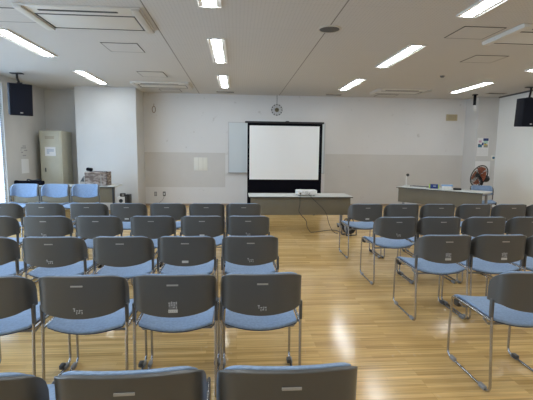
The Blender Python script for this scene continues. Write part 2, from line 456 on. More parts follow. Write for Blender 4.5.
    if sticker in ('label', 'both'):
        mb = on_shell(-0.026, 0.026, 0.588, 0.606, MB(), 0.004); mb.build('sticker', M['label'], t)
        k = MB()
        for q in range(4):
            on_shell(-0.021+q*0.011, -0.021+q*0.011+0.005, 0.593, 0.602, k, 0.0055)
        k.build('sticker_print', M['residue'], t)
    if sticker in ('residue', 'both'):
        z0 = 0.615 if sticker == 'both' else 0.592
        if sticker == 'both': on_shell(-0.024, 0.024, 0.611, 0.651, MB(), 0.003).build('sticker_backing', M['backing'], t)
        rnd = random.Random(len(label)); k = MB()
        for q in range(12):
            gx, gz = q % 4, q // 4
            if rnd.random() < 0.2: continue
            cx, cz = -0.0195+gx*0.013+rnd.uniform(-0.002, 0.002), z0+0.004+gz*0.0135+rnd.uniform(-0.002, 0.002)
            if (q+gz) % 2: on_shell(cx-0.002, cx+0.002, cz-0.0065, cz+0.0065, k, 0.0045)
            else: on_shell(cx-0.0055, cx+0.0055, cz-0.002, cz+0.002, k, 0.0045)
        k.build('sticker_residue', M['residue'], t)
    return t

PROTO = {}
def place_chair(style, label, group, x, y, rz=0.0, scale=1.0, cat='chair'):
    if style not in PROTO:
        c = PROTO[style] = make_chair('stacking_chair', label, cat, style)
    else:
        c = copy_tree(PROTO[style])
    c['label'] = label; c['category'] = cat; c['group'] = group
    c.location = (x, y, 0); c.rotation_euler = (0, 0, rz); c.scale = (scale,)*3
    return c

ORD = ['', 'second', 'third', 'fourth', 'fifth', 'sixth', 'seventh']
# row word, y of the backs, right edges of the backs from the aisle outwards, sticker styles, turn
LEFT = [
    ('nearest row', 1.503, [(0.177, 0.0), (-0.357, 0.03), (-0.884, -0.02)], 'nnn'),
    ('second row', 2.535, [(0.149, 0.0), (-0.366, 0.01), (-0.889, 0.0), (-1.42, 0.0)], 'rbrn'),
    ('third row', 3.585, [(0.116, 0.0), (-0.427, 0.0), (-0.955, 0.01), (-1.512, 0.0), (-2.06, 0.0)], 'rlnrn'),
    ('fourth row', 4.67, [(0.125, 0.0), (-0.385, 0.01), (-0.93, 0.0), (-1.515, 0.0), (-2.057, 0.0), (-2.62, 0.0)], 'rlnnrn'),
    ('farthest row', 5.78, [(0.094, 0.0), (-0.42, 0.0), (-0.952, 0.0), (-1.488, 0.0), (-2.014, 0.01), (-2.592, 0.0), (-3.143, 0.0)], 'nnnlnnn'),
]
STY = {'n': 'plain', 'r': 'residue', 'l': 'label', 'b': 'both'}
def lab(i, row, block, k, seats):
    end = 'beside the centre aisle' if i == 0 else '%s chair from the aisle' % ORD[i]
    base = {'n': 'grey-backed blue chair', 'r': 'grey-backed blue chair with sticker scraps', 'l': 'grey-backed blue chair with white sticker', 'b': 'grey-backed blue chair with sticker and scraps'}[k]
    return '%s, %s, %s of %s block' % (base, 'aisle end' if i == 0 else '%s from aisle' % ORD[i], row, block)
RIGHT = [
    ('nearest row', 2.50, [(1.831, 0.0)], 'b'),
    ('second row', 3.59, [(1.843, 0.0), (2.356, 0.0), (2.866, 0.0)], 'bbn'),
    ('third row', 4.585, [(1.806, 0.0), (2.318, 0.0), (2.859, 0.0), (3.394, 0.0)], 'rnnn'),
    ('farthest row', 5.745, [(1.833, 0.0), (2.362, 0.0), (2.90, 0.0), (3.44, 0.0), (3.983, 0.0), (4.493, 0.0)], 'lnnnnn'),
]
for side, rows in (('left', LEFT), ('right', RIGHT)):
    for row, y, seats, st in rows:
        for i, (x, rz) in enumerate(seats):
            place_chair(STY[st[i]], lab(i, row, side, st[i], seats), 'rows of chairs %s of the aisle' % side, x, y, rz)
for i, xc in enumerate((-4.025, -3.465, -2.905)):
    place_chair('plain', ['blue chair facing the room in front of the long black case', 'blue chair facing the room below the beige locker', 'blue chair facing the room below the brown carton'][i],
                'three chairs turned to face the room', xc, 7.97-0.3, PI, 1.08)
place_chair('plain', 'blue-backed chair behind the right-hand desk, near the fan', None or 'chair behind the desk', 5.60, 8.70, PI-0.40)
for o in COL.objects:
    if o.get('group') == 'chair behind the desk': del o['group']

# ------------------------------------------------------------------ tables
def make_table(name, label, loc, rz, L, D, inset=0.13):
    t = thing(name, label, 'table', loc, rz)
    MB().bx(0, L, 0, D, 0.672, 0.70, 0.004).build('tabletop', M['tabletop'], t)
    MB().bx(-0.003, L+0.003, -0.004, 0.0, 0.670, 0.686).build('edge_band', M['edge'], t)
    MB().bx(0.03, L-0.03, 0.05, 0.066, 0.335, 0.664, 0.003).build('modesty_panel', M['olive'], t)
    for x in (inset, L-inset):
        f = MB()
        f.box((x, D/2+0.04, 0.35), (0.05, 0.05, 0.63), 0.006)
        f.box((x, D/2, 0.655), (0.045, D-0.12, 0.033), 0.004)
        f.box((x, D/2, 0.07), (0.045, D-0.06, 0.035), 0.006)
        lg = f.build('leg_frame', M['greyplastic'], t)
        for y in (0.06, D-0.06):
            MB().cyl((x, y, 0.028), 0.028, 0.022, 18, Matrix.Rotation(PI/2, 3, 'Y')).box((x, y, 0.05), (0.03, 0.02, 0.04)).build('caster', M['black'], lg)
    MB().bx(0.16, L-0.16, D/2+0.03, D/2+0.06, 0.60, 0.63).build('rail', M['greyplastic'], t)
    return t
make_table('folding_table', 'grey-topped table with olive panel carrying the white projector, before the screen', (0.228, 7.46, 0), 0, 1.985, 0.6)
DX, DY, DA = 3.93, 9.593, -math.radians(52.1)
make_table('folding_table', 'olive-panelled table standing at an angle in the right back corner', (DX, DY, 0), DA, 2.0, 0.55, 0.035).scale.z = 1.035
t = make_table('folding_table', 'olive-panelled table in front of the beige locker, carrying a carton', (-4.98, 9.2, 0), 0, 2.24, 0.6)
t.scale.z = 1.04
MB().bx(2.17, 2.21, 0.02, 0.05, 0.03, 0.668, 0.004).build('corner_post', M['black'], t)
def desk(lx, ly, z=0.7245):
    return (DX + lx*math.cos(DA) - ly*math.sin(DA), DY + lx*math.sin(DA) + ly*math.cos(DA), z)

# projector, its cables, cable reel
t = thing('projector', 'small white projector on the table before the screen', 'projector', (1.345, 7.66, 0.7))
prof = [(-0.195, -0.15), (0.13, -0.15), (0.175, -0.13), (0.195, -0.08), (0.195, 0.15), (-0.195, 0.15)]
o = MB().prism(prof, 0.082, c=(0, 0, 0.02)).build('casing', M['white'], t)
bv = o.modifiers.new('soft_edges', 'BEVEL'); bv.width = 0.012; bv.segments = 3; bv.limit_method = 'ANGLE'
MB().lathe([(0.045, 0), (0.045, 0.05), (0.036, 0.055), (0.036, 0.02), (0, 0.02)], (-0.09, 0.15, 0.062), 20, Matrix.Rotation(-PI/2, 3, 'X')).build('lens', M['black'], t)
for x0, x1, z0, z1 in ((-0.155, -0.125, 0.035, 0.06), (-0.10, -0.08, 0.07, 0.082), (-0.055, 0.01, 0.07, 0.082), (0.02, 0.05, 0.045, 0.06), (-0.06, 0.0, 0.035, 0.045)):
    MB().bx(x0, x1, -0.153, -0.149, z0, z1).build('port', M['greyplastic'] if x0 > -0.12 else M['black'], t)
for x, y in ((-0.16, -0.12), (0.13, -0.11), (-0.16, 0.12), (0.16, 0.12)):
    MB().cyl((x, y, 0.01), 0.014, 0.02, 12).build('foot', M['greyplastic'], t)
c1 = [(1.205, 7.505, 0.745), (1.20, 7.46, 0.735), (1.187, 7.435, 0.69), (1.188, 7.43, 0.538), (1.17, 7.43, 0.424), (1.23, 7.43, 0.328), (1.31, 7.43, 0.24), (1.335, 7.43, 0.12), (1.40, 7.44, 0.02), (1.47, 7.48, 0.007), (1.615, 7.545, 0.007), (1.80, 7.66, 0.007), (1.93, 7.65, 0.007), (1.99, 7.5, 0.007), (2.0, 7.42, 0.007)]
tag(MB().tube(spline(c1), 0.006, 7).build('power_cable', M['black']), 'dark cable hanging from the left of the projector, lying across the floor', 'cable')
c2 = [(1.33, 7.50, 0.748), (1.36, 7.45, 0.735), (1.40, 7.432, 0.695), (1.47, 7.43, 0.62), (1.61, 7.43, 0.49), (1.70, 7.43, 0.366), (1.745, 7.43, 0.212), (1.80, 7.42, 0.08), (1.86, 7.39, 0.012), (1.91, 7.34, 0.006)]
tag(MB().tube(spline(c2), 0.0045, 7).build('video_cable', M['black']), 'thin dark cable running diagonally down from the right of the projector', 'cable')
t = thing('cable_reel', 'black cable reel with carrying handle on the floor by the table end', 'cable reel', (2.09, 7.22, 0), 0.35)
for y in (-0.075, 0.075):
    MB().tube([(-0.11, y, 0.009), (-0.1, y, 0.2), (-0.06, y, 0.25), (0.06, y, 0.25), (0.1, y, 0.2), (0.11, y, 0.009), (-0.11, y, 0.009)], 0.011, 8).build('stand', M['reeldark'], t)
MB().tube([(-0.07, -0.075, 0.25), (-0.07, -0.03, 0.305), (-0.07, 0.03, 0.305), (-0.07, 0.075, 0.25)], 0.008, 8).tube([(0.05, -0.075, 0.25), (0.05, -0.03, 0.30), (0.05, 0.03, 0.30), (0.05, 0.075, 0.25)], 0.008, 8).box((-0.01, 0, 0.308), (0.15, 0.03, 0.022), 0.008).build('handle', M['black'], t)
MB().lathe([(0.0, -0.06), (0.105, -0.06), (0.105, -0.048), (0.06, -0.045), (0.06, 0.045), (0.105, 0.048), (0.105, 0.06), (0, 0.06)], (0, 0, 0.135), 24, Matrix.Rotation(PI/2, 3, 'X')).build('drum', M['black'], t)
MB().lathe([(0.062, -0.042), (0.095, -0.03), (0.095, 0.03), (0.062, 0.042)], (0, 0, 0.135), 24, Matrix.Rotation(PI/2, 3, 'X')).build('wound_cord', M['greyplastic'], t)
MB().box((0.03, -0.066, 0.15), (0.04, 0.012, 0.03), 0.004).box((-0.03, -0.066, 0.12), (0.03, 0.012, 0.03), 0.004).build('socket', M['residue'], t)

# screen on its floor case, whiteboard behind
t = thing('projection_screen', 'white projection screen with black border standing behind the projector table', 'screen', (0, 9.8, 0))
x0, x1 = 0.252, 2.085
MB().bx(x0, x1, -0.006, 0.0, 0.12, 2.24).build('black_border', M['blackcloth'], t)
MB().bx(x0+0.05, x1-0.075, -0.009, -0.0065, 0.862, 2.165).build('white_fabric', M['screen'], t)
MB().bx(x0-0.06, x1+0.035, -0.03, 0.02, 2.222, 2.266, 0.006).build('top_bar', M['black'], t)
MB().box(((x0+x1)/2+0.05, -0.0, 2.272), (0.09, 0.03, 0.02), 0.005).build('top_handle', M['black'], t)
MB().bx(x0-0.05, x1+0.05, -0.07, 0.07, 0.03, 0.14, 0.015).build('case', M['black'], t)
for x in (x0+0.2, x1-0.2):
    MB().box((x, 0, 0.015), (0.05, 0.4, 0.03), 0.006).build('foot', M['black'], t)
MB().bx((x0+x1)/2-0.015, (x0+x1)/2+0.015, 0.015, 0.04, 0.14, 2.24).build('support_post', M['greyplastic'], t)
t = thing('whiteboard', 'wide whiteboard on the back wall, mostly hidden by the projection screen', 'whiteboard', (0, YB, 0))
MB().bx(-0.23, 2.48, -0.03, -0.003, 0.955, 2.34).build('writing_surface', M['board'], t)
f = MB(); f.bx(-0.25, 2.50, -0.038, -0.0, 2.335, 2.36).bx(-0.25, 2.50, -0.038, 0, 0.935, 0.96).bx(-0.25, -0.225, -0.038, 0, 0.935, 2.36).bx(2.475, 2.5, -0.038, 0, 0.935, 2.36)
f.build('frame', M['alu'], t)
MB().bx(-0.2, 2.45, -0.09, -0.038, 0.938, 0.952).build('pen_tray', M['alu'], t)

# ------------------------------------------------------------------ on the back wall
t = thing('wall_clock', 'round clear wall clock with dark dots above the screen', 'clock', (1.11, YB, 2.71))
RY = Matrix.Rotation(PI/2, 3, 'X')
MB().lathe([(0.165, 0.006), (0.165, 0.012)], (0, 0, 0), 36, RY).build('clear_dial', M['acrylic'], t)
MB().lathe([(0.058, 0.012), (0.058, 0.03), (0, 0.032)], (0, 0, 0), 24, RY).build('movement', M['gold'], t)
mk = MB()
for k in range(12):
    a = k*PI/6; mk.cyl((0.142*math.sin(a), -0.0145, 0.142*math.cos(a)), 0.017, 0.004, 12, RY)
mk.build('hour_marks', M['slot'], t)
MB().box((0.022, -0.034, 0.012), (0.07, 0.003, 0.009), rot=Matrix.Rotation(-0.6, 3, 'Y')).build('hour_hand', M['ink'], t)
MB().box((-0.035, -0.036, 0.015), (0.1, 0.003, 0.006), rot=Matrix.Rotation(0.3, 3, 'Y')).build('minute_hand', M['ink'], t)
MB().tube([(0.0, -0.008, 0.15), (0.003, -0.006, 0.30), (0.0, -0.006, 0.4)], 0.006, 6).build('hanging_cord', M['slot'], t)
t = tag(MB().bx(-0.19, 0.19, -0.012, 0, -0.183, 0.183, 0.003).build('cover_plate', M['cream']), 'square cream cover plate on the back wall left of the whiteboard', 'cover plate')
t.location = (-1.015, YB, 1.184)
for x in (-0.063, 0.063): MB().bx(x-0.003, x+0.003, -0.0135, -0.0115, -0.18, 0.18).build('groove', M['accap'], t)
t = tag(MB().bx(-0.155, 0.155, -0.07, 0, -0.09, 0.09, 0.008).build('speaker_box', M['yellowed']), 'yellowed beige box high on the back wall near the right corner', 'speaker')
t.location = (6.19, YB, 2.583)
for k in range(5): MB().bx(-0.12, 0.12, -0.0715, -0.069, -0.055+k*0.026, -0.048+k*0.026).build('slot', M['brown'], t)
t = thing('hanging_loop', 'thin brown loop hanging from a nail high on the left back wall', 'loop', (-2.275, YB, 2.71))
MB().tube([(0.045*math.cos(a), -0.012, -0.05+0.085*math.sin(a)) for a in [k*PI/10 for k in range(20)]], 0.009, 7, closed=True).build('loop', M['brown'], t)
MB().tube([(0, -0.012, 0.03), (0.004, -0.012, 0.1)], 0.006, 6).tube([(0.004, 0, 0.1), (0.004, -0.02, 0.1)], 0.007, 6).build('nail', M['brown'], t)
for x, z, lb, cab in ((-2.278, 0.335, 'left one of the two wall outlets, without a cord', False), (-2.038, 0.335, 'right one of the two wall outlets, with a thin cord', True)):
    t = thing('wall_outlet', lb, 'outlet', (x, YB, z), 0, 'outlets low on the back wall')
    MB().bx(-0.037, 0.037, -0.008, 0, -0.062, 0.062, 0.003).build('plate', M['greyplastic' if not cab else 'slot'], t)
    MB().bx(-0.018, 0.018, -0.013, -0.007, -0.035, 0.035, 0.002).build('socket', M['residue'] if not cab else M['white'], t)
    if cab: t2 = tag(MB().tube(spline([(x, YB-0.02, z-0.02), (x-0.01, YB-0.03, z-0.1), (x-0.06, YB-0.03, z-0.18), (x-0.13, YB-0.05, z-0.24), (x-0.2, YB-0.06, 0.006), (x-0.4, YB-0.1, 0.006)]), 0.005, 6).build('outlet_cord', M['greyplastic']), 'thin cord running from the right wall outlet down to the floor', 'cable')

# small marks on the walls: lettering and a sheet left of the locker
t = tag(MB().bx(XL, XL+0.003, 9.80, 10.19, 1.30, 1.66).build('clear_notice', M['wall_gray']), 'lettered notice on the left wall above the white sheet', 'notice')
rr = random.Random(3); k = MB()
for z, a, b in ((1.61, 9.92, 10.06), (1.565, 9.84, 10.08), (1.515, 9.83, 9.87), (1.505, 9.98, 10.12), (1.46, 9.84, 9.94), (1.385, 9.9, 10.05)):
    y = a
    while y < b-0.01:
        w = rr.uniform(0.015, 0.03); k.bx(XL+0.003, XL+0.004, y, min(b, y+w), z-0.013, z+0.013); y += w+0.008
k.build('lettering', M['greyplastic'], t)
tag(MB().bx(XL, XL+0.003, 9.83, 10.16, 0.965, 1.305).build('paper_sheet', M['paper']), 'blank white sheet on the left wall beside the locker', 'sheet')

# locker in the alcove
t = thing('steel_locker', 'tall beige steel locker with a white notice in the left alcove', 'locker', (-4.63, 10.72, 0))
MB().bx(-0.262, 0.262, -0.3, 0.33, 0, 2.0, 0.004).build('body', M['locker'], t)
d = MB().bx(-0.235, 0.235, -0.318, -0.3, 0.08, 1.965, 0.004).build('door', M['locker'], t)
v = MB()
for z in (1.80, 1.825, 1.85): v.bx(-0.12, 0.1, -0.321, -0.317, z, z+0.01)
v.build('vent_slots', M['brown'], d)
MB().bx(-0.15, -0.125, -0.334, -0.317, 0.98, 1.08, 0.004).build('handle', M['slot'], d)
n = MB().bx(-0.135, 0.12, -0.3205, -0.3175, 1.375, 1.60).build('notice', M['paper'], d)
k = MB()
for i, z in enumerate((1.54, 1.515, 1.49, 1.465, 1.44)): k.bx(-0.09, 0.08 if i < 3 else -0.03, -0.3215, -0.32, z-0.007, z+0.007)
k.build('notice_print', M['paperblue'], n)

# things on the left table
t = thing('cardboard_carton', 'open brown printed carton on the table by the white pillar', 'carton', (-3.185, 9.47, 0.728))
b = MB(); b.bx(-0.24, 0.24, -0.17, -0.163, 0, 0.31); b.bx(-0.24, 0.24, 0.163, 0.17, 0, 0.31); b.bx(-0.24, -0.233, -0.17, 0.17, 0, 0.31); b.bx(0.233, 0.24, -0.17, 0.17, 0, 0.31); b.bx(-0.24, 0.24, -0.17, 0.17, 0, 0.006)
b.build('box_walls', M['carton'], t)
MB().box((0.18, -0.171, 0.24), (0.012, 0.003, 0.2)).box((0.115, -0.1715, 0.155), (0.02, 0.003, 0.3)).build('tape', M['greycloth'], t)
MB().box((0, -0.20, 0.298), (0.46, 0.006, 0.07), rot=Matrix.Rotation(-1.15, 3, 'X')).build('front_flap', M['carton'], t)
tag(MB().box((-3.385, 9.50, 1.088), (0.13, 0.1, 0.075), 0.02, Matrix.Rotation(0.15, 3, 'Y')).build('black_pouch', M['blackcloth']), 'black bundle sticking out of the carton at its left corner', 'bundle')
tag(MB().bx(-3.38, -2.99, 9.42, 9.57, 0.736, 1.048, 0.02).build('dark_bag', M['slot']), 'dark bag filling the open carton, just showing over its rim', 'bag')
t = thing('grey_pouch', 'small grey pouch with dark opening leaning left of the carton', 'pouch', (-3.515, 9.47, 0.728))
MB().prism([(-0.085, 0), (0.08, 0), (0.08, 0.2), (0.02, 0.21), (-0.055, 0.1)], 0.12, Matrix.Rotation(PI/2, 3, 'X'), (0, 0.06, 0)).build('body', M['greycloth'], t)
MB().prism([(-0.05, 0.09), (0.035, 0.08), (0.02, 0.19)], 0.004, Matrix.Rotation(PI/2, 3, 'X'), (0, -0.06, 0)).build('opening', M['slot'], t)
t = thing('tripod_case', 'long black tripod case lying on the left table', 'case', (-4.70, 9.38, 0.728))
MB().tube(spline([(-0.26, 0, 0.055), (-0.15, 0, 0.052), (0.1, 0.01, 0.05), (0.33, 0.02, 0.052)]), 0.05, 12).lathe([(0, -0.03), (0.05, -0.03), (0.055, 0.0), (0.05, 0.03), (0, 0.03)], (-0.25, 0, 0.055), 16, Matrix.Rotation(PI/2, 3, 'Y')).build('sleeve', M['blackcloth'], t)
MB().tube(spline([(-0.02, 0, 0.09), (0.0, 0.0, 0.125), (0.1, 0.01, 0.105), (0.24, 0.015, 0.12), (0.30, 0.02, 0.08)]), 0.014, 8).build('strap', M['black'], t)

# white box with dark disc and black devices by the left pillar
t = thing('floor_speaker', 'white box with a round black cone beside the white pillar', 'speaker box', (-2.90, 10.3, 0))
MB().bx(-0.095, 0.095, -0.1, 0.1, 0, 0.375, 0.008).build('cabinet', M['white'], t)
MB().lathe([(0.048, 0), (0.048, 0.006), (0.03, 0.004), (0, 0.002)], (0, -0.1, 0.275), 24, RY).build('cone', M['black'], t)
t = thing('black_camera', 'black rounded device sitting on top of the white box', 'device', (-2.87, 10.28, 0.375))
MB().box((0, 0, 0.045), (0.13, 0.1, 0.09), 0.02).build('body', M['black'], t)
MB().lathe([(0.03, 0), (0.03, 0.02), (0.02, 0.02), (0.018, 0.01), (0, 0.01)], (0.015, -0.05, 0.048), 16, RY).build('lens', M['greyplastic'], t)
t = thing('black_box', 'black upright box beside the white box at the pillar foot', 'box', (-2.745, 10.3, 0))
MB().bx(-0.06, 0.06, -0.1, 0.1, 0, 0.43, 0.01).build('body', M['black'], t)
MB().bx(-0.045, -0.005, -0.103, -0.099, 0.05, 0.4).build('front_strip', M['slot'], t)

# ------------------------------------------------------------------ right corner
t = thing('desk_microphone', 'small black-headed microphone on a pale stalk, left end of the angled table', 'microphone', desk(0.03, 0.42))
MB().lathe([(0.06, 0), (0.06, 0.012), (0.02, 0.02), (0, 0.02)], (0, 0, 0), 20).build('base', M['label'], t)
MB().tube([(0, 0, 0.015), (-0.01, 0, 0.12), (-0.005, 0, 0.26)], 0.013, 8).build('stalk', M['white'], t)
MB().lathe([(0, -0.035), (0.03, -0.025), (0.04, 0.0), (0.03, 0.03), (0, 0.04)], (0.02, -0.01, 0.27), 14, Matrix.Rotation(1.0, 3, 'Y')).build('windscreen', M['black'], t)
p = desk(0.42, 0.40); t = thing('flat_black_case', 'thin flat black case lying on the angled table beside the microphone', 'case', p, DA)
MB().bx(-0.23, 0.23, -0.1, 0.1, 0, 0.016, 0.004).build('lid', M['black'], t)
MB().bx(-0.2, 0.2, -0.104, -0.1, 0.004, 0.011).build('front_edge', M['label'], t)
p = desk(0.85, 0.20); t = thing('navy_package', 'navy blue package with lime edges on the angled table', 'package', p, DA+0.5)
MB().bx(-0.095, 0.095, -0.07, 0.07, 0, 0.10, 0.012).build('wrapper', M['navyblue'], t)
for x in (-0.095, 0.095): MB().bx(x-0.012, x+0.012, -0.073, 0.073, 0.0, 0.102, 0.008).build('end_seal', M['lime'], t)
MB().box((0.01, -0.071, 0.06), (0.06, 0.003, 0.025), 0.001).build('printed_mark', M['paperblue'], t)
p = desk(1.14, 0.22); t = thing('pale_package', 'white package with pale blue top between navy package and black pen case', 'package', p, DA+0.5)
MB().bx(-0.1, 0.1, -0.07, 0.07, 0, 0.075, 0.01).build('wrapper', M['white'], t)
MB().bx(-0.115, 0.125, -0.06, 0.075, 0.07, 0.105, 0.01).build('blue_top', M['skyblue'], t)
MB().bx(-0.06, 0.05, -0.073, -0.069, 0.02, 0.05).build('printed_mark', M['cream'], t)
p = desk(1.37, 0.24); o = tag(MB().box((0, 0, 0.022), (0.17, 0.07, 0.044), 0.015).build('pen_case', M['black']), 'small black pen case right of the pale blue package', 'case'); o.location = p; o.rotation_euler = (0, 0, DA+0.6)

# fan on a stand behind the desk
t = thing('stand_fan', 'black stand fan with orange blades in the right corner', 'fan', (6.22, 9.75, 0))
MB().lathe([(0.2, 0), (0.2, 0.025), (0.05, 0.045), (0.025, 0.06), (0, 0.06)], (0, 0, 0), 28).build('base', M['black'], t)
MB().cyl((0, 0, 0.46), 0.016, 0.85, 14).build('pole', M['black'], t)
MB().box((0, 0, 0.83), (0.06, 0.06, 0.14), 0.015).build('tilt_joint', M['black'], t)
ax = Vector((-0.935, -0.13, 0.34)).normalized()
Q = ax.to_track_quat('Z', 'Y').to_matrix()
ctr = Vector((0.0, 0.0, 0.96)) + ax*0.10
def fp(x, y, z): return ctr + Q @ Vector((x, y, z))
MB().lathe([(0, -0.30), (0.06, -0.29), (0.09, -0.24), (0.09, -0.09), (0.05, -0.05), (0, -0.05)], ctr, 20, Q).build('motor', M['black'], t)
for nm, sg in (('rear_guard', -1), ('front_guard', 1)):
    gd = MB()
    for rr_, zz in ((0.275, 0.0), (0.2, 0.05), (0.12, 0.065)):
        gd.tube([fp(rr_*math.cos(2*PI*k/40), rr_*math.sin(2*PI*k/40), sg*zz) for k in range(40)], 0.012 if rr_ > 0.25 else 0.003, 6, closed=True)
    for k in range(28):
        a = 2*PI*k/28; ca, sa = math.cos(a), math.sin(a)
        gd.tube([fp(0.04*ca, 0.04*sa, sg*0.068), fp(0.12*ca, 0.12*sa, sg*0.065), fp(0.2*ca, 0.2*sa, sg*0.05), fp(0.272*ca, 0.272*sa, 0)], 0.004, 4)
    if sg > 0: gd.lathe([(0.05, 0.064), (0.045, 0.074), (0, 0.076)], ctr, 18, Q)
    gd.build(nm, M['black'], t)
for k in range(4):
    a0 = k*PI/2; F, B = [], []
    for i in range(7):
        rr_ = 0.04+0.195*i/6; fr, bk = [], []
        for j in range(6):
            ww = (0.35+0.65*math.sin(PI*min(1, i/5)*0.5))*0.66
            a = a0+ww*(j/5-0.5)*1.8; zz = 0.025*(j/5-0.5)*1.6
            fr.append(fp(rr_*math.cos(a), rr_*math.sin(a), zz+0.0015)); bk.append(fp(rr_*math.cos(a), rr_*math.sin(a), zz-0.0015))
        F.append(fr); B.append(bk)
    MB().sheet(F, B).build('blade', M['orange'], t)
MB().lathe([(0, -0.03), (0.045, -0.03), (0.045, 0.02), (0.02, 0.03), (0, 0.03)], ctr, 18, Q).build('hub', M['black'], t)

# calendar, paper and switch on the right pillar
PY = 10.75
t = thing('wall_calendar', 'wall calendar with colourful pictures on the right pillar', 'calendar', (6.815, PY, 1.74))
MB().bx(-0.165, 0.165, -0.005, 0, -0.25, 0.25).build('sheet', M['paper'], t)
for nm, x0, x1, z0, z1 in (('navycal', 0.0, 0.15, 0.17, 0.24), ('teal', -0.145, -0.03, -0.01, 0.07), ('navycal', -0.035, 0.015, 0.05, 0.12), ('mint', 0.015, 0.13, 0.1, 0.17), ('yellow', 0.03, 0.13, 0.05, 0.08), ('stone', 0.02, 0.14, -0.01, 0.05), ('pink', -0.13, -0.05, 0.12, 0.18), ('ink', -0.14, -0.09, 0.06, 0.085), ('ink', 0.03, 0.09, 0.082, 0.1)):
    MB().bx(x0, x1, -0.0065, -0.0045, z0, z1).build('picture', M[nm], t)
k = MB()
for r_ in range(5):
    for c_ in range(7): k.bx(-0.14+c_*0.04, -0.128+c_*0.04, -0.0062, -0.0045, -0.08-r_*0.033, -0.072-r_*0.033)
k.build('date_grid', M['residue'], t)
t = tag(MB().bx(6.63, 7.06, PY-0.005, PY, 0.93, 1.345).build('paper_poster', M['paper']), 'white paper sheet on the right pillar behind the fan', 'sheet')
t = thing('wall_switch', 'dark round switch on a beige plate beside the calendar', 'switch', (7.13, PY, 1.44))
MB().bx(-0.05, 0.05, -0.01, 0, -0.07, 0.07, 0.004).build('plate', M['cream'], t)
MB().lathe([(0.033, 0.008), (0.033, 0.028), (0.0, 0.03)], (0.01, 0, 0.005), 18, RY).build('knob', M['teal'], t)

# ------------------------------------------------------------------ loudspeakers on ceiling brackets
def loudspeaker(label, loc, rz, tilt, mount, cap):
    t = thing('loudspeaker', label, 'loudspeaker', loc)
    Rm = Matrix.Rotation(rz, 3, 'Z') @ Matrix.Rotation(tilt, 3, 'X')
    w, d, h = 0.42, 0.30, 0.65
    MB().box((0, 0, 0), (w, d, h), 0.012, Rm).build('cabinet', M['speakerblack'], t)
    MB().box(Rm @ Vector((0, -d/2-0.006, 0)), (w-0.02, 0.014, h-0.03), 0.004, Rm).build('grille', M['grille'], t)
    MB().box(Rm @ Vector((0.0, -d/2-0.0145, -h/2+0.06)), (0.05, 0.004, 0.018), 0, Rm).build('badge', M['label'], t)
    top = Rm @ Vector((0, 0.02, h/2)); mt = Vector(mount)-Vector(loc)
    b = MB(); b.box((mt.x, mt.y, mt.z-0.008), (0.24, 0.12, 0.016), 0.004); b.tube([mt, (mt.x, mt.y, mt.z-0.1), top], 0.022, 10)
    b.box(top, (0.1, 0.1, 0.05), 0.01, Rm)
    b.build('bracket', M['black'], t)
    return t
loudspeaker('black loudspeaker hanging from the ceiling by the left windows', (-4.56, 8.98, 2.57), 0.58, 0.14, (-4.60, 8.98, H), 0)
loudspeaker('black loudspeaker hanging from the ceiling by the right wall', (6.80, 9.08, 2.515), -0.10, 0.06, (6.88, 9.15, H), 0)

# small post with pale head hanging before the right pillar
t = thing('ceiling_bracket', 'short dark post with pale head hanging from the ceiling near the right pillar', 'bracket', (6.29, 10.42, H))
MB().box((0, 0, -0.012), (0.12, 0.1, 0.024), 0.004).build('flange', M['speakerblack'], t)
MB().box((0, 0, -0.15), (0.055, 0.055, 0.26), 0.006).build('post', M['speakerblack'], t)
MB().box((0.01, 0, -0.36), (0.075, 0.06, 0.16), 0.01).build('head', M['wall_pillar'], t)

# ------------------------------------------------------------------ ceiling fittings
COLN = {-3.18: 'leftmost lamp column', -0.30: 'lamp column left of centre', 2.65: 'lamp column right of centre', 5.55: 'rightmost lamp column'}
ROWN = {3.92: 'nearest lamp in view', 6.67: 'middle lamp', 9.40: 'lamp nearest the back wall', 1.17: 'added lamp above the nearest chairs', -1.58: 'added lamp behind the chairs'}  # last two rows are unseen lamps, added to light the room
lamp0 = None
def make_lamp():
    t = thing('ceiling_light', '', 'ceiling light', (0, 0, H))
    f = MB()
    f.bx(-0.125, 0.125, -0.752, 0.752, -0.008, 0.0)
    f.bx(-0.127, -0.122, -0.754, 0.754, -0.018, 0); f.bx(0.122, 0.127, -0.754, 0.754, -0.018, 0)
    f.bx(-0.127, 0.127, -0.754, -0.749, -0.018, 0); f.bx(-0.127, 0.127, 0.749, 0.754, -0.018, 0)
    f.build('housing', M['acwhite'], t)
    MB().prism([(-0.068, 0), (-0.058, -0.008), (-0.03, -0.011), (0.03, -0.011), (0.058, -0.008), (0.068, 0)], 1.46, Matrix(((1, 0, 0), (0, 0, -1), (0, 1, 0))), (0, 0.73, -0.0085)).build('lamp_bar', M['lampbar'], t)
    return t
for X_, cn in COLN.items():
    for Y_, rn in ROWN.items():
        if lamp0 is None: o = lamp0 = make_lamp()
        else: o = copy_tree(lamp0)
        o.location = (X_, Y_-(0.13 if X_ < -3 else 0), H); o['group'] = 'ceiling lights'
        o['label'] = 'white ceiling light, %s of the %s' % (rn, cn)

